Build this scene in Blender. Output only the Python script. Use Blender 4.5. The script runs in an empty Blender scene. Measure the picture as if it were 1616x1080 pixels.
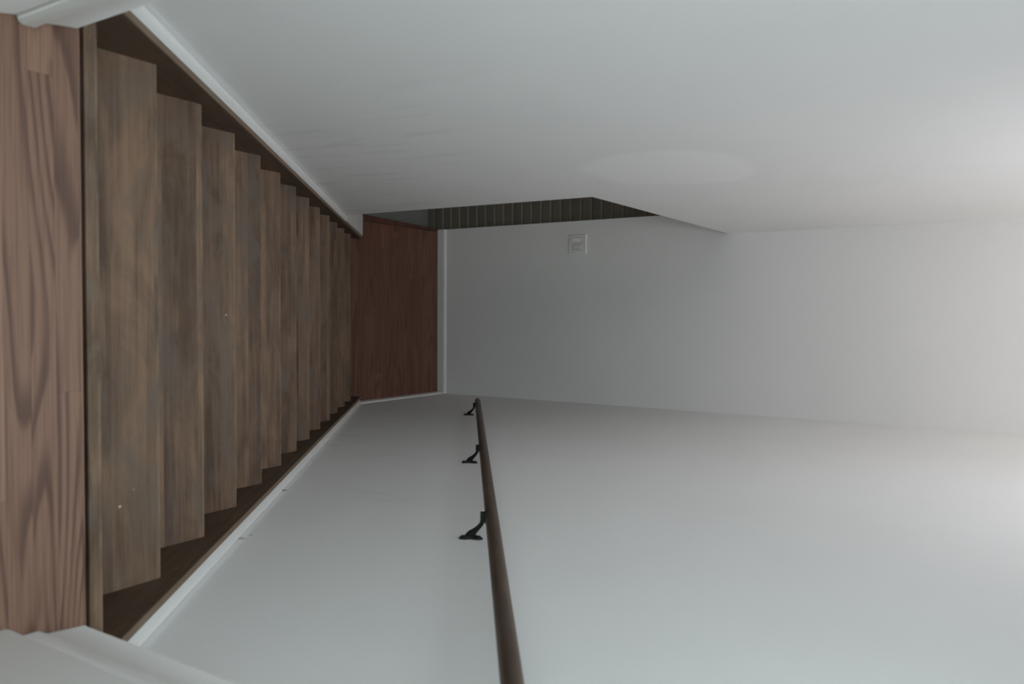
import bpy, bmesh, math
from mathutils import Vector, Matrix

scene = bpy.context.scene
C = bpy.context.scene.collection
ZO = 2.636            # everything is written with the upper floor at z = 0, then lifted so the lowest floor is at 0

# ------------------------------------------------------------------ camera
cam_d = bpy.data.cameras.new('camera')
cam = bpy.data.objects.new('camera', cam_d)
C.objects.link(cam)
scene.camera = cam
fw = Vector((0.03319663, 0.84147542, -0.53927461))
rt = Vector((0.99943043, -0.024674, 0.02302196))
up = Vector((-0.00606635, 0.5397317, 0.84181523))
# the camera is held on its side: the picture's right is the place's up
m = Matrix.Identity(4)
m.col[0][:3] = up
m.col[1][:3] = -rt
m.col[2][:3] = -fw
m.col[3][:3] = (-0.0217788, -0.74805258, 1.28854182 + ZO)
cam.matrix_world = m
cam_d.sensor_fit = 'HORIZONTAL'
cam_d.sensor_width = 36.0
cam_d.lens = 1272.3556 * 36.0 / 1616.0
cam_d.clip_start = 0.02
cam_d.dof.use_dof = True
cam_d.dof.focus_distance = 4.2
cam_d.dof.aperture_fstop = 5.0

# ------------------------------------------------------------------ world, lights, exposure
world = bpy.data.worlds.new('world')
scene.world = world
world.use_nodes = True
world.node_tree.nodes['Background'].inputs[0].default_value = (0.75, 0.86, 1.0, 1)
world.node_tree.nodes['Background'].inputs[1].default_value = 0.0

def area(name, loc, rot, sx, sy, power, col):
    d = bpy.data.lights.new(name, 'AREA')
    d.shape = 'RECTANGLE'
    d.size = sx; d.size_y = sy
    d.energy = power; d.color = col
    o = bpy.data.objects.new(name, d)
    o.location = (loc[0], loc[1], loc[2] + ZO)
    o.rotation_euler = rot
    C.objects.link(o)
    return o

# the ceiling light over the stairs, and added unseen fills over the landing, the hall,
# the room behind the camera and for the boards of the lower room
area('ceiling_light', (0.0, 2.2, 2.36), (0, 0, 0), 0.5, 0.5, 9.4, (0.95, 0.94, 1.0))
area('landing_fill', (0.0, 3.6, 2.36), (0, 0, 0), 0.5, 0.5, 4.1, (1.0, 0.92, 0.84))
area('hall_fill', (0.0, -0.6, 2.36), (0, 0, 0), 0.6, 0.6, 19.0, (0.79, 0.96, 1.0))
area('room_fill', (0.0, -3.0, 2.36), (0, 0, 0), 1.5, 1.5, 37.0, (0.76, 1.0, 0.99))
area('lower_room_fill', (-1.0, 1.3, -0.30), (math.radians(55), 0, 0), 0.3, 0.3, 3.2, (1.0, 0.95, 0.85))

scene.view_settings.view_transform = 'Standard'
scene.view_settings.look = 'None'
scene.view_settings.gamma = 1
scene.view_settings.use_curve_mapping = False
scene.view_settings.exposure = 0.0
scene.cycles.use_denoising = True
scene.cycles.max_bounces = 12
scene.cycles.diffuse_bounces = 8

# ------------------------------------------------------------------ material helpers
def new_mat(name):
    mt = bpy.data.materials.new(name)
    mt.use_nodes = True
    nt = mt.node_tree
    bs = nt.nodes['Principled BSDF']
    return mt, nt, bs

def mth(nt, op, a, b=None, c=None):
    n = nt.nodes.new('ShaderNodeMath'); n.operation = op
    for i, v in enumerate((a, b, c)):
        if v is None: continue
        if isinstance(v, (int, float)): n.inputs[i].default_value = v
        else: nt.links.new(v, n.inputs[i])
    return n.outputs[0]

def sep(nt, v):
    n = nt.nodes.new('ShaderNodeSeparateXYZ'); nt.links.new(v, n.inputs[0]); return n.outputs

def comb(nt, x, y, z):
    n = nt.nodes.new('ShaderNodeCombineXYZ')
    for i, v in enumerate((x, y, z)):
        if isinstance(v, (int, float)): n.inputs[i].default_value = v
        else: nt.links.new(v, n.inputs[i])
    return n.outputs[0]

def noise(nt, vec, scale, detail=4, rough=0.5, dist=0.0):
    n = nt.nodes.new('ShaderNodeTexNoise')
    n.inputs['Scale'].default_value = scale
    n.inputs['Detail'].default_value = detail
    n.inputs['Roughness'].default_value = rough
    n.inputs['Distortion'].default_value = dist
    nt.links.new(vec, n.inputs['Vector'])
    return n.outputs[0]

def white(nt, vec):
    n = nt.nodes.new('ShaderNodeTexWhiteNoise'); n.noise_dimensions = '3D'
    nt.links.new(vec, n.inputs['Vector']); return n.outputs['Value']

def mixc(nt, f, a, b):
    n = nt.nodes.new('ShaderNodeMix'); n.data_type = 'RGBA'
    if isinstance(f, (int, float)): n.inputs[0].default_value = f
    else: nt.links.new(f, n.inputs[0])
    for s, v in ((n.inputs[6], a), (n.inputs[7], b)):
        if isinstance(v, tuple): s.default_value = (*v, 1)
        else: nt.links.new(v, s)
    return n.outputs[2]

def ramp(nt, f, lo, hi):
    n = nt.nodes.new('ShaderNodeMapRange')
    nt.links.new(f, n.inputs[0]); n.inputs[1].default_value = lo; n.inputs[2].default_value = hi
    n.interpolation_type = 'SMOOTHSTEP'
    return n.outputs[0]

def bump(nt, bs, h, strength, dist=0.002):
    n = nt.nodes.new('ShaderNodeBump'); n.inputs['Strength'].default_value = strength
    n.inputs['Distance'].default_value = dist
    nt.links.new(h, n.inputs['Height']); nt.links.new(n.outputs[0], bs.inputs['Normal'])

def position(nt):
    return nt.nodes.new('ShaderNodeNewGeometry').outputs['Position']

def dot_marks(nt, col, pos, marks):
    """small marks with a place of their own: (x, y, z, radius, colour)"""
    for (x, y, z, r, c, dens) in marks:
        v = nt.nodes.new('ShaderNodeVectorMath'); v.operation = 'DISTANCE'
        nt.links.new(pos, v.inputs[0]); v.inputs[1].default_value = (x, y, z + ZO)
        wob = noise(nt, pos, 120, 2)
        d = mth(nt, 'ADD', v.outputs['Value'], mth(nt, 'MULTIPLY', mth(nt, 'SUBTRACT', wob, 0.5), r * 1.2))
        f = mth(nt, 'MULTIPLY', mth(nt, 'SUBTRACT', 1.0, ramp(nt, d, r * 0.4, r)), dens)
        col = mixc(nt, f, col, c)
    return col

# ------------------------------------------------------------------ materials
def paint_mat(name, base, smear=0.0, marks=(), rough=0.72, patch=None):
    mt, nt, bs = new_mat(name)
    pos = position(nt)
    x, y, z = sep(nt, pos)
    big = noise(nt, pos, 1.3, 3, 0.5)
    col = mixc(nt, ramp(nt, big, 0.35, 0.65), tuple(b * 0.985 for b in base), tuple(min(1, b * 1.01) for b in base))
    if smear:
        # hand-rubbed smudges, longer up the wall than along it
        st = comb(nt, x, mth(nt, 'MULTIPLY', y, 2.2), mth(nt, 'MULTIPLY', z, 0.9))
        st2 = comb(nt, x, mth(nt, 'SUBTRACT', mth(nt, 'MULTIPLY', y, 6.5), mth(nt, 'MULTIPLY', z, 1.1)), mth(nt, 'MULTIPLY', z, 1.3))
        n = noise(nt, st2, 2.0, 5, 0.6, 0.4)
        n0 = noise(nt, st, 1.6, 2, 0.5)
        f = mth(nt, 'MULTIPLY', ramp(nt, n, 0.50, 0.68), ramp(nt, n0, 0.36, 0.55))
        # scuffs stay within hand and bag height of the steps
        hh = mth(nt, 'ADD', mth(nt, 'SUBTRACT', z, ZO), mth(nt, 'MULTIPLY', y, 0.7718))
        f = mth(nt, 'MULTIPLY', f, mth(nt, 'SUBTRACT', 1.0, ramp(nt, hh, 0.45, 1.15)))
        f = mth(nt, 'MULTIPLY', f, ramp(nt, y, 0.5, 1.1))
        col = mixc(nt, mth(nt, 'MULTIPLY', f, smear), col, tuple(b * 0.62 for b in base))
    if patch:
        # an elliptical area, slightly paler than the rest of the wall
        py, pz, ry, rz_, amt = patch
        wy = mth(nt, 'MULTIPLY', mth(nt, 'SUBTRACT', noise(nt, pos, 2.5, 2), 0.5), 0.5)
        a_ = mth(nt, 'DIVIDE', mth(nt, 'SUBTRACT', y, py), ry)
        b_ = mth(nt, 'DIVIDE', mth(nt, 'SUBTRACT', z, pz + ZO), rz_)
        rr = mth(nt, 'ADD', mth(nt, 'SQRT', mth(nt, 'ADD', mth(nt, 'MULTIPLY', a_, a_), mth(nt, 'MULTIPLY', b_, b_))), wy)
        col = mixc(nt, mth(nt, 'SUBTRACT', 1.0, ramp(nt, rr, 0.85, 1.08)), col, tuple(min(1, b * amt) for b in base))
    if marks:
        col = dot_marks(nt, col, pos, marks)
    nt.links.new(col, bs.inputs['Base Color'])
    bs.inputs['Roughness'].default_value = rough
    bs.inputs['Specular IOR Level'].default_value = 0.35
    bump(nt, bs, mth(nt, 'ADD', noise(nt, pos, 3.0, 4, 0.5), mth(nt, 'MULTIPLY', noise(nt, pos, 260, 2, 0.5), 0.03)), 0.25, 0.012)
    return mt

WALL = (0.86, 0.86, 0.855)
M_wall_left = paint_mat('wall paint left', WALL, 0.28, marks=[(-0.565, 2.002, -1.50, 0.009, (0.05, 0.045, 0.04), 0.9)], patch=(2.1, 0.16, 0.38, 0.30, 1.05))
M_wall_right = paint_mat('wall paint right', WALL, 0.10, marks=[
    (0.564, 1.083, -0.784, 0.016, (0.07, 0.065, 0.06), 0.8), (0.564, 0.626, -0.428, 0.015, (0.12, 0.12, 0.12), 0.5),
    (0.564, 0.66, -0.43, 0.008, (0.12, 0.12, 0.12), 0.4)])
M_wall = paint_mat('wall paint', WALL, 0.0)
M_ceiling = paint_mat('ceiling paint', (0.78, 0.78, 0.77))
M_filler = paint_mat('grey filler strip', (0.30, 0.30, 0.29))

def trim_mat():
    mt, nt, bs = new_mat('white trim paint')
    pos = position(nt)
    col = mixc(nt, noise(nt, pos, 8, 3), (0.80, 0.80, 0.79), (0.86, 0.86, 0.85))
    nt.links.new(col, bs.inputs['Base Color'])
    bs.inputs['Roughness'].default_value = 0.38
    return mt
M_trim = trim_mat()

def stained_mat(name, dark, light, grey, axis='X', marks=(), rough=0.5, blotch=1.0, lit_edge=False):
    """walnut-stained hardwood, edge-glued strips along the axis, blotchy, with an optional painted edge highlight"""
    mt, nt, bs = new_mat(name)
    tc = nt.nodes.new('ShaderNodeTexCoord').outputs['Object']
    oi = nt.nodes.new('ShaderNodeObjectInfo')
    rnd = mth(nt, 'MULTIPLY', oi.outputs['Random'], 37.0)
    x, y, z = sep(nt, tc)
    if axis == 'Y': x, y = y, x
    if axis == 'S':   # along the slope of the stairs
        s_ = mth(nt, 'SUBTRACT', mth(nt, 'MULTIPLY', y, 0.79), mth(nt, 'MULTIPLY', z, 0.61))
        t_ = mth(nt, 'ADD', mth(nt, 'MULTIPLY', y, 0.61), mth(nt, 'MULTIPLY', z, 0.79))
        x, y, z = s_, t_, x
    yr = mth(nt, 'ADD', y, rnd)
    strip = mth(nt, 'FLOOR', mth(nt, 'MULTIPLY', mth(nt, 'ADD', y, mth(nt, 'MULTIPLY', oi.outputs['Random'], 0.09)), 11.0))
    tone = white(nt, comb(nt, strip, rnd, 3.0))
    off = mth(nt, 'MULTIPLY', tone, 20.0)
    grain = noise(nt, comb(nt, mth(nt, 'ADD', mth(nt, 'MULTIPLY', x, 2.6), off), mth(nt, 'MULTIPLY', yr, 55.0), z), 1.0, 6, 0.62, 0.6)
    fine = noise(nt, comb(nt, mth(nt, 'ADD', mth(nt, 'MULTIPLY', x, 7.0), off), mth(nt, 'MULTIPLY', yr, 210.0), z), 1.0, 3, 0.6)
    bl = noise(nt, comb(nt, mth(nt, 'ADD', mth(nt, 'MULTIPLY', x, 4.0), off), mth(nt, 'MULTIPLY', yr, 9.0), rnd), 1.0, 5, 0.6, 0.8)
    bl2 = noise(nt, comb(nt, mth(nt, 'MULTIPLY', x, 3.2), mth(nt, 'MULTIPLY', yr, 6.0), rnd), 1.6, 5, 0.66, 0.5)
    f = mth(nt, 'ADD', mth(nt, 'MULTIPLY', grain, 0.42), mth(nt, 'MULTIPLY', bl, 0.48 * blotch))
    f = mth(nt, 'ADD', f, mth(nt, 'MULTIPLY', fine, 0.14))
    f = mth(nt, 'ADD', f, mth(nt, 'MULTIPLY', mth(nt, 'SUBTRACT', tone, 0.5), 0.16))
    col = mixc(nt, ramp(nt, f, 0.36, 0.70), dark, light)
    col = mixc(nt, mth(nt, 'MULTIPLY', ramp(nt, bl2, 0.45, 0.66), 0.75 * blotch), col, grey)
    if lit_edge:      # highlight along the front edge, painted into the colour
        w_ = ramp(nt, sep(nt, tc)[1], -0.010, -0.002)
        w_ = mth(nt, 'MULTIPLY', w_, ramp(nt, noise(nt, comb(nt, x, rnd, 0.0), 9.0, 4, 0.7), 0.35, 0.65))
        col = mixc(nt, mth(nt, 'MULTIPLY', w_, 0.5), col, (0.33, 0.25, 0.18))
    if marks:
        col = dot_marks(nt, col, position(nt), marks)
    nt.links.new(col, bs.inputs['Base Color'])
    r = mth(nt, 'ADD', rough, mth(nt, 'MULTIPLY', bl2, 0.2))
    nt.links.new(r, bs.inputs['Roughness'])
    bs.inputs['Specular IOR Level'].default_value = 0.35
    bump(nt, bs, grain, 0.12, 0.001)
    return mt

M_tread = stained_mat('walnut stained tread', (0.076, 0.046, 0.029), (0.244, 0.150, 0.095), (0.140, 0.106, 0.084), 'X', lit_edge=True, marks=[
    (0.354, 0.149, -0.187, 0.0035, (0.6, 0.6, 0.58), 0.9), (0.326, 0.178, -0.187, 0.002, (0.5, 0.5, 0.48), 0.8),
    (-0.018, 0.688, -0.561, 0.003, (0.6, 0.6, 0.58), 0.9)])
M_skirt = stained_mat('walnut stained skirt board', (0.060, 0.036, 0.021), (0.150, 0.092, 0.052), (0.10, 0.075, 0.055), 'S', blotch=0.5)
M_edge = stained_mat('lit skirt edge', (0.17, 0.115, 0.075), (0.30, 0.215, 0.15), (0.22, 0.18, 0.14), 'S', blotch=0.5)  # light on the skirt board's top, painted in as a paler brown
M_rail = stained_mat('walnut stained rail', (0.060, 0.036, 0.024), (0.165, 0.105, 0.070), (0.10, 0.08, 0.065), 'S', rough=0.35, blotch=0.6)

def oak_mat(name, dark, light, line, row, length, y0, x0=0.0, seam=0.5, cath=9.0):
    """red oak strip flooring: strips run across the stairs (along X), with arched grain"""
    mt, nt, bs = new_mat(name)
    pos = position(nt)
    x, y, z = sep(nt, pos)
    v = mth(nt, 'DIVIDE', mth(nt, 'SUBTRACT', y, y0), row)
    r = mth(nt, 'FLOOR', v); fy = mth(nt, 'FRACT', v)
    sh = mth(nt, 'MULTIPLY', white(nt, comb(nt, r, 1.0, 7.0)), length)
    u = mth(nt, 'DIVIDE', mth(nt, 'ADD', mth(nt, 'SUBTRACT', x, x0), sh), length)
    c = mth(nt, 'FLOOR', u); fx = mth(nt, 'FRACT', u)
    h = white(nt, comb(nt, r, c, 2.0))
    h2 = white(nt, comb(nt, c, r, 9.0))
    o1 = mth(nt, 'MULTIPLY', h, 31.0)
    # annual rings: contour lines of a stretched field
    fld = noise(nt, comb(nt, mth(nt, 'ADD', mth(nt, 'MULTIPLY', x, 1.05), o1), mth(nt, 'MULTIPLY', mth(nt, 'ADD', y, o1), 9.0), h2), 1.0, 1.0, 0.35)
    fl2 = noise(nt, comb(nt, mth(nt, 'MULTIPLY', x, 9.0), mth(nt, 'MULTIPLY', y, 60.0), o1), 1.0, 3, 0.5)
    ring = mth(nt, 'FRACT', mth(nt, 'ADD', mth(nt, 'MULTIPLY', fld, cath), mth(nt, 'MULTIPLY', fl2, 0.25)))
    ln = mth(nt, 'MULTIPLY', ramp(nt, ring, 0.35, 0.80), mth(nt, 'SUBTRACT', 1.0, ramp(nt, ring, 0.84, 1.0)))
    pores = noise(nt, comb(nt, mth(nt, 'ADD', mth(nt, 'MULTIPLY', x, 6.0), o1), mth(nt, 'MULTIPLY', y, 320.0), z), 1.0, 3, 0.6)
    col = mixc(nt, h2, dark, light)
    col = mixc(nt, mth(nt, 'MULTIPLY', mth(nt, 'MULTIPLY', ln, ramp(nt, noise(nt, comb(nt, mth(nt, 'MULTIPLY', x, 2.0), mth(nt, 'MULTIPLY', y, 30.0), o1), 1.0, 2), 0.25, 0.5)), 0.75), col, line)
    col = mixc(nt, mth(nt, 'MULTIPLY', ramp(nt, pores, 0.42, 0.68), 0.35), col, line)
    e1 = mth(nt, 'MINIMUM', fy, mth(nt, 'SUBTRACT', 1.0, fy))
    e2 = mth(nt, 'MULTIPLY', mth(nt, 'MINIMUM', fx, mth(nt, 'SUBTRACT', 1.0, fx)), length / row)
    e = mth(nt, 'MINIMUM', e1, e2)
    sm = mth(nt, 'SUBTRACT', 1.0, ramp(nt, e, 0.004, 0.022))
    col = mixc(nt, mth(nt, 'MULTIPLY', sm, seam), col, tuple(q * 0.4 for q in line))
    nt.links.new(col, bs.inputs['Base Color'])
    bs.inputs['Roughness'].default_value = 0.42
    bs.inputs['Specular IOR Level'].default_value = 0.4
    bump(nt, bs, mth(nt, 'SUBTRACT', mth(nt, 'MULTIPLY', pores, -0.3), sm), 0.12, 0.001)
    return mt

M_oak_up = oak_mat('red oak floor upstairs', (0.200, 0.108, 0.075), (0.270, 0.152, 0.108), (0.070, 0.035, 0.026), 0.0385, 1.2, -0.0288, 0.03, 0.3, 17.0)
M_oak_low = oak_mat('red oak floor on landing', (0.155, 0.066, 0.045), (0.210, 0.096, 0.066), (0.090, 0.040, 0.028), 0.0565, 1.4, 3.118, 0.4, 0.35)
M_oak_edge = oak_mat('red oak edge strip', (0.130, 0.052, 0.036), (0.150, 0.062, 0.042), (0.07, 0.03, 0.022), 2.0, 3.0, 0.0, 0.0, 0.0, 3.0)

def plain(name, col, rough, metal=0.0, nscale=60, amt=0.1):
    mt, nt, bs = new_mat(name)
    pos = position(nt)
    c = mixc(nt, noise(nt, pos, nscale, 3), tuple(v * (1 - amt) for v in col), tuple(min(1, v * (1 + amt)) for v in col))
    nt.links.new(c, bs.inputs['Base Color'])
    bs.inputs['Roughness'].default_value = rough
    bs.inputs['Metallic'].default_value = metal
    return mt
M_iron = plain('black iron', (0.009, 0.0085, 0.0085), 0.6, 0.0)
M_screw = plain('black screw', (0.02, 0.02, 0.02), 0.3, 0.6)
M_plate = plain('grey white plastic', (0.84, 0.84, 0.82), 0.4, 0.0, 20, 0.01)
M_rocker = plain('pale plastic', (0.88, 0.88, 0.86), 0.35, 0.0, 20, 0.01)
M_carpet = plain('grey lower floor', (0.26, 0.27, 0.25), 0.9, 0.0, 30, 0.06)

def panel_mat():
    mt, nt, bs = new_mat('dark weathered boards')
    pos = position(nt); x, y, z = sep(nt, pos)
    g = noise(nt, comb(nt, mth(nt, 'MULTIPLY', x, 22.0), y, mth(nt, 'MULTIPLY', z, 120.0)), 1.0, 4, 0.6)
    b = white(nt, comb(nt, 1.0, 2.0, mth(nt, 'FLOOR', mth(nt, 'DIVIDE', mth(nt, 'SUBTRACT', z, ZO - 2.565), 0.0788))))
    c = mixc(nt, g, (0.12, 0.108, 0.088), (0.25, 0.225, 0.19))
    c = mixc(nt, mth(nt, 'MULTIPLY', b, 0.5), c, (0.26, 0.215, 0.165))
    fr = mth(nt, 'FRACT', mth(nt, 'DIVIDE', mth(nt, 'SUBTRACT', z, ZO - 2.565), 0.0788))
    # light caught on each board's upper edge, painted in as a paler line
    c = mixc(nt, mth(nt, 'MULTIPLY', mth(nt, 'MULTIPLY', ramp(nt, fr, 0.82, 0.88), mth(nt, 'SUBTRACT', 1.0, ramp(nt, fr, 0.96, 1.0))), 0.42), c, (0.42, 0.39, 0.33))
    nt.links.new(c, bs.inputs['Base Color']); bs.inputs['Roughness'].default_value = 0.8
    return mt
M_panel = panel_mat()

# ------------------------------------------------------------------ mesh helpers
def obj(name, bm, mat, parent=None, origin=(0, 0, 0), smooth=False, bevel=0.0, seg=2, angle=35):
    me = bpy.data.meshes.new(name)
    ox, oy, oz = origin[0], origin[1], origin[2]
    for v in bm.verts: v.co -= Vector((ox, oy, oz))
    bmesh.ops.recalc_face_normals(bm, faces=bm.faces[:])
    bm.to_mesh(me); bm.free()
    o = bpy.data.objects.new(name, me); C.objects.link(o)
    me.materials.append(mat)
    if smooth:
        for p in me.polygons: p.use_smooth = True
    if bevel:
        b = o.modifiers.new('bevel', 'BEVEL'); b.width = bevel; b.segments = seg; b.limit_method = 'ANGLE'; b.angle_limit = math.radians(angle)
        b.harden_normals = False
        for p in me.polygons: p.use_smooth = True
        me.set_sharp_from_angle(angle=math.radians(40))
    if parent is None:
        o.location = (ox, oy, oz + ZO)
    else:
        o.parent = parent
        pl = parent['_o'] if '_o' in parent else (0, 0, 0)
        o.location = (ox - pl[0], oy - pl[1], oz - pl[2])
    o_origin[o.name] = (ox, oy, oz)
    return o
o_origin = {}

def empty(name, loc):
    o = bpy.data.objects.new(name, None); C.objects.link(o)
    o.empty_display_size = 0.1
    o.location = (loc[0], loc[1], loc[2] + ZO)
    o['_o'] = loc
    return o

def structure(o):
    o['kind'] = 'structure'; return o

def tag(o, label, cat, group=None):
    o['label'] = label; o['category'] = cat
    if group: o['group'] = group
    return o

def box(bm, x0, x1, y0, y1, z0, z1):
    vs = [bm.verts.new((x, y, z)) for x in (x0, x1) for y in (y0, y1) for z in (z0, z1)]
    for f in ((0, 1, 3, 2), (4, 6, 7, 5), (0, 4, 5, 1), (2, 3, 7, 6), (0, 2, 6, 4), (1, 5, 7, 3)):
        bm.faces.new([vs[i] for i in f])
    return bm

def prism_x(bm, poly, x0, x1):
    """poly in (y, z), each side may be a number or a function of y"""
    fa = x0 if callable(x0) else (lambda y: x0)
    fb = x1 if callable(x1) else (lambda y: x1)
    a = [bm.verts.new((fa(y), y, z)) for y, z in poly]
    b = [bm.verts.new((fb(y), y, z)) for y, z in poly]
    bm.faces.new(a); bm.faces.new(b[::-1])
    n = len(poly)
    for i in range(n):
        bm.faces.new((a[i], a[(i + 1) % n], b[(i + 1) % n], b[i]))
    return bm

def prism_z(bm, poly, z0, z1):
    a = [bm.verts.new((x, y, z0)) for x, y in poly]
    b = [bm.verts.new((x, y, z1)) for x, y in poly]
    bm.faces.new(a); bm.faces.new(b[::-1])
    n = len(poly)
    for i in range(n):
        bm.faces.new((a[i], a[(i + 1) % n], b[(i + 1) % n], b[i]))
    return bm

def tube(bm, pts, radii, n=20, flat=None):
    """round tube through points; flat = list of (wide, thin) factors"""
    rings = []
    for i, p in enumerate(pts):
        p = Vector(p)
        d = (Vector(pts[min(i + 1, len(pts) - 1)]) - Vector(pts[max(i - 1, 0)])).normalized()
        ref = Vector((0, 1, 0)) if abs(d.y) < 0.9 else Vector((1, 0, 0))
        u = (ref - d * ref.dot(d)).normalized(); w = d.cross(u)
        a, b = (flat[i] if flat else (1, 1))
        rings.append([bm.verts.new(p + (u * math.cos(2 * math.pi * k / n) * a + w * math.sin(2 * math.pi * k / n) * b) * radii[i]) for k in range(n)])
    for r0, r1 in zip(rings, rings[1:]):
        for k in range(n):
            bm.faces.new((r0[k], r0[(k + 1) % n], r1[(k + 1) % n], r1[k]))
    bm.faces.new(rings[0][::-1]); bm.faces.new(rings[-1])
    return bm

B = bmesh.new

# ------------------------------------------------------------------ measures
RISE = 0.18708
NY = [0.2375, 0.4795, 0.7224, 0.968, 1.2115, 1.454, 1.6974, 1.9403, 2.187, 2.4275, 2.672, 2.918]
ZL = -13 * RISE                     # landing
ZB = -2.636                         # lowest floor, left of the landing
SL = 0.7718
TOP = 2.42                          # ceiling over the stairs
YF = 4.037
XR = 0.564
XLO = -0.68                         # outer face of the left wall
slope = lambda y, d=0.0: -SL * y + d

# ------------------------------------------------------------------ walls, floors, ceiling
def xl(y):
    if y <= 2.57: return -0.565
    return -0.565 + (y - 2.57) / (4.037 - 2.57) * 0.0465

bm = B()
# the upper part runs to the far wall; below it the wall stops and only a low sloping end follows the stairs
poly = [(-0.027, -0.3), (-0.027, TOP), (2.57, TOP), (YF, TOP), (YF, -0.2396), (2.57, -0.4055), (2.506, -1.7684), (2.506, -2.70), (1.5, -2.70)]
ya = [bm.verts.new((xl(y), y, z)) for y, z in poly]
yb = [bm.verts.new((XLO if y < 3 else -0.656, y, z)) for y, z in poly]
def face(idx, vs):
    bm.faces.new([vs[i] for i in idx])
face((0, 1, 2, 5, 6, 7, 8), ya); face((2, 3, 4, 5), ya)
face((0, 8, 7, 6, 5, 2, 1), yb); face((2, 5, 4, 3), yb)
for i in range(9):
    j = (i + 1) % 9
    bm.faces.new((ya[i], ya[j], yb[j], yb[i]))
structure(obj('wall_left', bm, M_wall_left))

bm = B()
prism_x(bm, [(2.5, slope(2.5, 0.04)), (3.2215, ZL), (3.2215, -2.75), (2.5, -2.75)], XLO, -0.544)
structure(obj('trim_1', bm, M_trim))            # white sloping end of the low wall
bm = B()
prism_x(bm, [(2.5, slope(2.5, 0.036)), (3.216, ZL), (3.216, -2.75), (2.5, -2.75)], -0.544, -0.532)
structure(obj('trim_2', bm, M_filler))

bm = B(); box(bm, XR, XR + 0.12, -0.027, YF + 0.12, -2.75, TOP)
structure(obj('wall_right', bm, M_wall_right))
bm = B(); box(bm, -0.654, XR, YF, YF + 0.12, -2.75, TOP)
structure(obj('wall_far', bm, M_wall))
bm = B(); box(bm, -0.70, XR + 0.12, -0.12, YF + 0.12, TOP, TOP + 0.1)
structure(obj('ceiling', bm, M_ceiling))

# upstairs floor: red oak laid over the older boards
bm = B(); box(bm, -2.6, 2.6, -4.5, -0.0235, -0.014, 0.0)
structure(obj('floor', bm, M_oak_up, bevel=0.0025))
bm = B(); box(bm, -2.6, 2.6, -4.5, -0.040, -0.30, -0.014)
structure(obj('floor', bm, M_tread))
# landing and the floor below it
bm = B(); box(bm, -0.64, XR, 2.95, YF, ZL - 0.04, ZL)
structure(obj('floor', bm, M_oak_low))
bm = B(); prism_z(bm, [(-0.685, 3.2215), (-0.643, 3.2215), (-0.643, YF), (-0.658, YF)], ZL - 0.03, ZL + 0.002)
structure(obj('floor', bm, M_oak_edge, bevel=0.004))
bm = B(); box(bm, -2.6, XR + 0.12, 0.3, YF + 0.6, ZB - 0.1, ZB)
structure(obj('floor', bm, M_carpet))

# boarded wall of the lower room
bm = B()
YP = 4.165
ZT = 0.6
pts = [(YP + 0.04, ZB), (YP - 0.004, ZB), (YP - 0.004, -2.565)]
z = -2.565; P = 0.0788
while z < ZT:
    pts += [(YP + 0.014, z + 0.001), (YP + 0.014, z + 0.009), (YP - 0.002, z + 0.010), (YP - 0.001, z + P - 0.011), (YP + 0.009, z + P - 0.001)]
    z += P
pts.append((YP + 0.04, z))
a = [bm.verts.new((-2.6, y, zz)) for y, zz in pts]; b = [bm.verts.new((-0.60, y, zz)) for y, zz in pts]
for i in range(len(pts)):
    j = (i + 1) % len(pts)
    bm.faces.new((a[i], a[j], b[j], b[i]))
bm.faces.new(a); bm.faces.new(b[::-1])
structure(obj('wall_lower_room', bm, M_panel))
bm = B(); box(bm, -2.7, -2.6, 0.3, YP + 0.04, ZB, -0.25)
structure(obj('wall_lower_left', bm, M_wall))
bm = B(); box(bm, -2.6, XLO, 0.3, YP + 0.04, -0.22, -0.12)
structure(obj('ceiling_lower', bm, M_ceiling))
bm = B(); box(bm, -2.6, XLO, 0.2, 0.3, ZB, -0.12)
structure(obj('wall_lower_back', bm, M_wall))

# doorway at the head of the stairs
LJ = [(-0.4745, -0.027), (-0.4665, -0.082), (-0.4555, -0.094), (-0.4547, -0.112), (-0.4575, -0.1185), (-0.467, -0.121), (-0.4626, -0.143), (-0.4626, -1.15), (-0.80, -1.15), (-0.80, -0.027)]
bm = B(); prism_z(bm, LJ, 0.0, TOP); structure(obj('wall_left_jamb', bm, M_wall, bevel=0.003, angle=20))
RJ = [(0.4885, -0.027), (0.4816, -0.0894), (0.4733, -0.1008), (0.4734, -0.132), (0.460, -0.140), (0.4549, -0.150), (0.4549, -1.15), (0.80, -1.15), (0.80, -0.027)]
bm = B(); prism_z(bm, RJ, 0.0, TOP); structure(obj('wall_right_jamb', bm, M_wall, bevel=0.003, angle=20))
bm = B(); box(bm, -0.46, 0.47, -0.12, -0.03, 2.08, TOP); structure(obj('wall_header', bm, M_wall))

# the room behind the camera, with its window
bm = B(); box(bm, -2.6, 2.6, -4.5, -0.12, TOP, TOP + 0.1); structure(obj('ceiling', bm, M_ceiling))
bm = B(); box(bm, -2.7, -2.6, -4.5, -1.05, 0, TOP); structure(obj('wall_room_left', bm, M_wall))
bm = B(); box(bm, 2.6, 2.7, -4.5, -1.05, 0, TOP); structure(obj('wall_room_right', bm, M_wall))
bm = B(); box(bm, -2.6, -0.80, -1.15, -1.05, 0, TOP); box(bm, 0.80, 2.6, -1.15, -1.05, 0, TOP); structure(obj('wall_room_front', bm, M_wall))
bm = B()
box(bm, -2.6, -1.35, -4.6, -4.5, 0, TOP); box(bm, 1.35, 2.6, -4.6, -4.5, 0, TOP)
box(bm, -1.35, 1.35, -4.6, -4.5, 0, 0.45); box(bm, -1.35, 1.35, -4.6, -4.5, 2.25, TOP)
structure(obj('wall_room_back', bm, M_wall))

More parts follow.
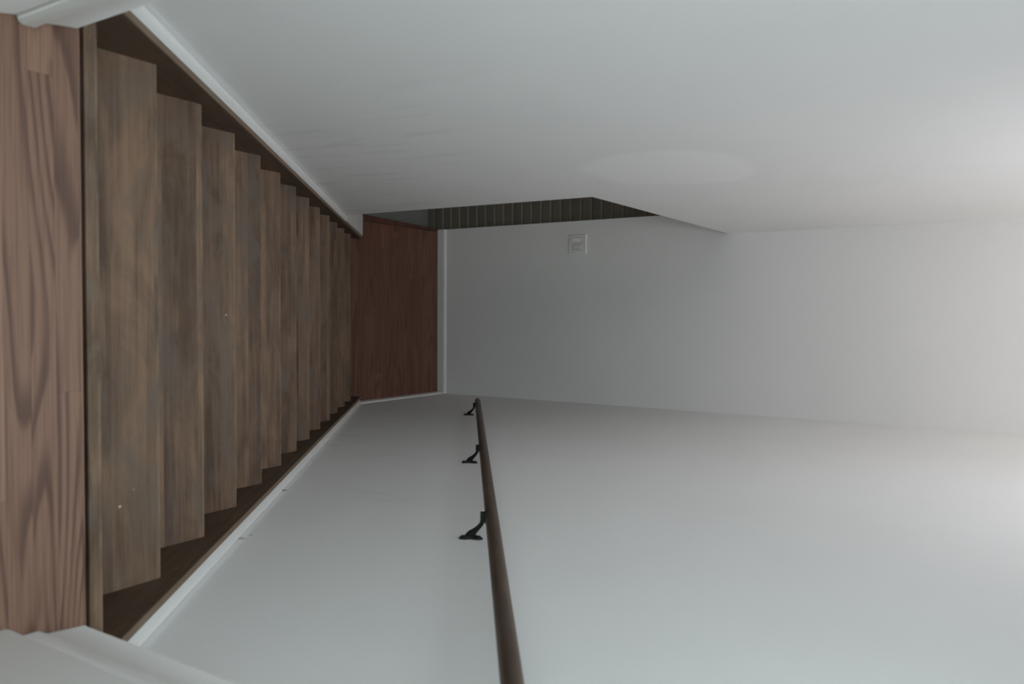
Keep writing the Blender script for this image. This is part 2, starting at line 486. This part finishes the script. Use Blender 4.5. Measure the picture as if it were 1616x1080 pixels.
# ------------------------------------------------------------------ baseboards of the landing
def base_profile(d, h):
    # (depth from wall, height)
    return [(0, 0), (d, 0), (d, h - 0.018), (d - 0.003, h - 0.008), (d - 0.008, h - 0.001), (0, h)]
bm = B(); prism_x(bm, [(YF - a, ZL + b) for a, b in base_profile(0.0137, 0.072)], -0.654, XR)
structure(obj('baseboard_far', bm, M_trim))
bm = B()
pr = base_profile(0.0130, 0.062)
a = [bm.verts.new((XR - q, 2.98, ZL + h)) for q, h in pr]; b = [bm.verts.new((XR - q, YF - 0.013, ZL + h)) for q, h in pr]
bm.faces.new(a); bm.faces.new(b[::-1])
for i in range(len(pr)):
    j = (i + 1) % len(pr); bm.faces.new((a[i], a[j], b[j], b[i]))
structure(obj('baseboard_right', bm, M_trim))

# sloping cap mouldings on top of the skirt boards: half-round bead against the wall
def cap(name, xs, xw, y0, y1):
    bm = B()
    prof = []
    n = 12
    for i in range(n + 1):
        t = math.pi * i / n
        u = (1 - math.cos(t)) / 2
        prof.append((xs + (xw - xs) * u, 0.033 + 0.024 * math.sin(math.pi * u ** 1.9) + 0.006 * (1 - u)))
    prof += [(xw, -0.02), (xs, -0.02)]
    a = [bm.verts.new((x, y0, slope(y0, h))) for x, h in prof]
    b = [bm.verts.new((x, y1, slope(y1, h))) for x, h in prof]
    bm.faces.new(a); bm.faces.new(b[::-1])
    for i in range(len(prof)):
        j = (i + 1) % len(prof); f = bm.faces.new((a[i], a[j], b[j], b[i]))
    o = obj(name, bm, M_trim, smooth=True); o.data.set_sharp_from_angle(angle=math.radians(50))
    return structure(o)
cap('trim_3', -0.530, -0.565, -0.025, 2.53)
cap('trim_4', 0.530, XR, -0.025, 3.13)

# ------------------------------------------------------------------ staircase
st = empty('staircase', (0, 0, ZL))
tag(st, 'straight flight of walnut-stained wooden steps going down between two plain walls', 'stairs')
prev = 0.013
for k, y in enumerate(NY, 1):
    zt = -k * RISE
    bm = B(); T = 0.028; r = 0.006
    y0 = prev - 0.03
    prof = [(y0, zt), (y0, zt - T), (y - 0.004, zt - T), (y, zt - T + 0.005), (y, zt - r), (y - 0.0018, zt - 0.0018), (y - r, zt)]
    prism_x(bm, prof, -0.5165, 0.5165)
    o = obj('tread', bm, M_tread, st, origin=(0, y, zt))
    bm = B(); box(bm, -0.5165, 0.5165, y - 0.045, y - 0.026, zt - RISE, zt - T)
    obj('riser', bm, M_tread, st, origin=(0, y, zt - RISE))
    prev = y
bm = B(); box(bm, -0.53, 0.53, -0.035, -0.015, -RISE, -0.042); obj('riser', bm, M_tread, st, origin=(0, 0, -RISE))
bm = B()
prism_x(bm, [(-0.0105, -0.012), (-0.0115, -0.014), (-0.0115, -0.042), (0.010, -0.042), (0.0135, -0.037), (0.0135, -0.017), (0.0115, -0.0135), (0.008, -0.012)], -0.564, 0.563)
obj('top_nosing', bm, M_tread, st, origin=(0, 0.0135, -0.012))
for s in (-1, 1):
    bm = B()
    y1 = 3.2215 if s < 0 else 3.19
    pl_ = [(0.012, slope(0.012, 0.045)), (y1, slope(y1, 0.045 if s < 0 else 0.052))]
    if s > 0: pl_ = [(0.012, slope(0.012, 0.045)), (3.14, slope(3.14, 0.045)), (3.14, ZL)]
    pl_ += [(3.0, ZL), (0.012, -0.62)]
    prism_x(bm, pl_, s * 0.5165, s * 0.532)
    sk = obj('skirt_board', bm, M_skirt, st, origin=(s * 0.52, 0, 0), bevel=0.001)
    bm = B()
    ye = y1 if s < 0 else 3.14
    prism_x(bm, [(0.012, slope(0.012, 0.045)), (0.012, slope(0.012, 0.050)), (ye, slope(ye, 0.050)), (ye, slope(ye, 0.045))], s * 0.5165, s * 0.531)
    ed = obj('lit_skirt_edge', bm, M_edge, st, origin=(s * 0.52, 0, 0), bevel=0.001)
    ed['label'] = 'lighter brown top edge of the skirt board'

# ------------------------------------------------------------------ handrail with its three brackets
XRAIL = 0.5
rz = lambda y: 0.6847 - 0.7225 * (y - 0.2001)
hr = empty('handrail', (XR, 1.9, rz(1.9)))
tag(hr, 'round dark-stained wooden handrail on black iron brackets fixed to the right wall', 'handrail')
bm = B()
RR = 0.0172
d = Vector((0, 1, -0.7225)).normalized()
e1 = Vector((XRAIL, 3.262, rz(3.262)))
e0 = Vector((XRAIL, -0.02, rz(-0.02)))
pts = [e0, e0 + (e1 - e0) * 0.25, e0 + (e1 - e0) * 0.5, e0 + (e1 - e0) * 0.75, e1 - d * 0.010]; rad = [RR] * 5
for q in range(1, 6):
    t = q / 5 * math.pi / 2
    pts.append(e1 - d * 0.010 + d * 0.010 * math.sin(t)); rad.append(max(0.0025, RR * (1 - 0.5 * (1 - math.cos(t)) * 1.3)))
tube(bm, pts, rad, 32)
obj('rail', bm, M_rail, hr, origin=(XRAIL, 1.9, rz(1.9)), smooth=True).data.set_sharp_from_angle(angle=math.radians(60))

def bracket(y):
    zr = rz(y); zw = zr - 0.066
    ug = RR / d.y                                  # vertical distance axis to underside
    # arm: flares at the wall, sweeps out and up, turns under the rail
    bm = B()
    path = [(XR - 0.002, y, zw - 0.003), (XR - 0.010, y, zw + 0.001), (XR - 0.021, y, zw + 0.013), (XR - 0.034, y, zw + 0.027),
            (XR - 0.046, y, zw + 0.0355), (XR - 0.060, y, zw + 0.0375), (XR - 0.074, y, zw + 0.0375)]
    rad = [0.0150, 0.0115, 0.0076, 0.0058, 0.0060, 0.0072, 0.0066]
    path = [Vector(p) for p in path]
    # smooth the path
    P2 = []; R2 = []
    for i in range(len(path) - 1):
        p0 = path[max(i - 1, 0)]; p1 = path[i]; p2 = path[i + 1]; p3 = path[min(i + 2, len(path) - 1)]
        for q in range(4):
            t = q / 4
            P2.append(0.5 * ((2 * p1) + (-p0 + p2) * t + (2 * p0 - 5 * p1 + 4 * p2 - p3) * t * t + (-p0 + 3 * p1 - 3 * p2 + p3) * t ** 3))
            R2.append(rad[i] + (rad[i + 1] - rad[i]) * t)
    P2.append(path[-1]); R2.append(rad[-1])
    tube(bm, P2, R2, 18, flat=[(0.8, 1.0)] * len(P2))
    br = obj('bracket', bm, M_iron, hr, origin=(XR, y, zw), smooth=True)
    # rosette: three rounded lobes flat on the wall
    bm = B()
    n = 72; ring0 = []; ring1 = []; ring2 = []
    for i in range(n):
        t = 2 * math.pi * i / n
        R_ = 0.0245 + 0.0085 * math.cos(3 * (t - math.pi / 2))
        yy, zz = R_ * math.cos(t) * 0.95, R_ * math.sin(t) * 1.1
        ring0.append(bm.verts.new((XR, y + yy, zw + zz)))
        ring1.append(bm.verts.new((XR - 0.0035, y + yy, zw + zz)))
        ring2.append(bm.verts.new((XR - 0.0065, y + yy * 0.78, zw + zz * 0.78)))
    for r0, r1 in ((ring0, ring1), (ring1, ring2)):
        for i in range(n): bm.faces.new((r0[i], r0[(i + 1) % n], r1[(i + 1) % n], r1[i]))
    bm.faces.new(ring0); bm.faces.new(ring2[::-1])
    ro = obj('rosette', bm, M_iron, None, origin=(XR, y, zw), smooth=True)
    ro.data.set_sharp_from_angle(angle=math.radians(50))
    ro.parent = br; ro.location = (0, 0, 0)
    for ang in (90, 210, 330):
        t = math.radians(ang)
        cy, cz = y + 0.0235 * math.cos(t), zw + 0.0270 * math.sin(t)
        bm = B()
        tube(bm, [(XR - 0.005, cy, cz), (XR - 0.0085, cy, cz), (XR - 0.0098, cy, cz)], [0.0038, 0.0036, 0.0020], 14)
        s_ = obj('screw', bm, M_screw, None, origin=(XR - 0.005, cy, cz), smooth=True)
        s_.parent = br; s_.location = (-0.005, cy - y, cz - zw)
    # saddle: curved strap under the rail, along its slope
    bm = B()
    nrm = Vector((0, -d.z, d.y)); nrm = Vector((0, 0.7225, 1)).normalized()
    c0 = Vector((XRAIL, y, zr))
    rows = []
    for a_ in range(-5, 6):
        t = math.radians(a_ * 10)
        for rr_ in (RR + 0.0002, RR + 0.0035):
            rows.append([bm.verts.new(c0 + Vector((math.sin(t) * rr_, 0, 0)) - nrm * (math.cos(t) * rr_) + d * s2) for s2 in (-0.024, 0.024)])
    for i in range(0, len(rows) - 2, 2):
        A, A2, B_, B2 = rows[i], rows[i + 1], rows[i + 2], rows[i + 3]
        bm.faces.new((A[0], A[1], B_[1], B_[0])); bm.faces.new((A2[0], B2[0], B2[1], A2[1]))
        bm.faces.new((A[0], B_[0], B2[0], A2[0])); bm.faces.new((A[1], A2[1], B2[1], B_[1]))
    A, A2 = rows[0], rows[1]; bm.faces.new((A[0], A2[0], A2[1], A[1]))
    A, A2 = rows[-2], rows[-1]; bm.faces.new((A[0], A[1], A2[1], A2[0]))
    sd = obj('saddle', bm, M_iron, None, origin=(XRAIL, y, zr), smooth=False)
    sd.parent = br; sd.location = (XRAIL - XR, 0, zr - zw)
for y in (0.965, 1.845, 3.08):
    bracket(y)

# ------------------------------------------------------------------ switch plate on the far wall
X0, X1, Z0, Z1 = -0.565, -0.434, -1.3275, -1.1935
sp = empty('switch_plate', ((X0 + X1) / 2, YF, (Z0 + Z1) / 2))
tag(sp, 'pale double light switch plate on the far wall beside the dark opening', 'light switch')
bm = B(); box(bm, X0, X1, YF - 0.0085, YF, Z0, Z1)
for e_ in bm.verts:
    if e_.co.y < YF - 0.003:
        e_.co.x += 0.004 * (1 if e_.co.x < -0.5 else -1); e_.co.z += 0.004 * (1 if e_.co.z < -1.26 else -1)
obj('cover_plate', bm, M_plate, sp, origin=(X0, YF, Z0), bevel=0.0012)
zc = (Z0 + Z1) / 2
def rocker(xa, tilt):
    bm = B()
    yp = YF - 0.0085
    # wedge-shaped paddle: one end pushed in, the other standing out
    zs = [zc - 0.0335, zc, zc + 0.0335]
    outs = [0.0095, 0.0045, 0.0015] if tilt < 0 else [0.0015, 0.0045, 0.0095]
    L_ = []; R_ = []
    for z_, o_ in zip(zs, outs):
        L_.append(bm.verts.new((xa, yp - o_, z_))); R_.append(bm.verts.new((xa + 0.033, yp - o_, z_)))
    Lb = [bm.verts.new((xa, yp, z_)) for z_ in (zs[0], zs[2])]; Rb = [bm.verts.new((xa + 0.033, yp, z_)) for z_ in (zs[0], zs[2])]
    bm.faces.new((L_[0], R_[0], R_[1], L_[1])); bm.faces.new((L_[1], R_[1], R_[2], L_[2]))
    bm.faces.new((L_[0], L_[1], L_[2], Lb[1], Lb[0])); bm.faces.new((R_[0], Rb[0], Rb[1], R_[2], R_[1]))
    bm.faces.new((L_[0], Lb[0], Rb[0], R_[0])); bm.faces.new((L_[2], R_[2], Rb[1], Lb[1])); bm.faces.new((Lb[0], Lb[1], Rb[1], Rb[0]))
    return obj('switch_paddle', bm, M_rocker, sp, origin=(xa, YF, zc), bevel=0.0008)
M_seam = plain('grey plastic seam', (0.30, 0.30, 0.29), 0.5, 0.0, 20, 0.01)
for xa in (-0.5415, -0.4945):
    bm = B(); box(bm, xa - 0.0022, xa + 0.0352, YF - 0.0090, YF - 0.004, zc - 0.0362, zc + 0.0362)
    obj('switch_frame', bm, M_seam, sp, origin=(xa, YF, zc))['label'] = 'dark seam around the switch paddle'
rocker(-0.5415, -1)
rocker(-0.4945, 1)
for xa in (-0.525, -0.478):
    for dz in (-0.052, 0.052):
        bm = B()
        tube(bm, [(xa, YF - 0.008, zc + dz), (xa, YF - 0.0095, zc + dz)], [0.0028, 0.0022], 12)
        obj('screw', bm, M_rocker, sp, origin=(xa, YF, zc + dz))

for o in list(scene.objects):
    if '_o' in o: del o['_o']
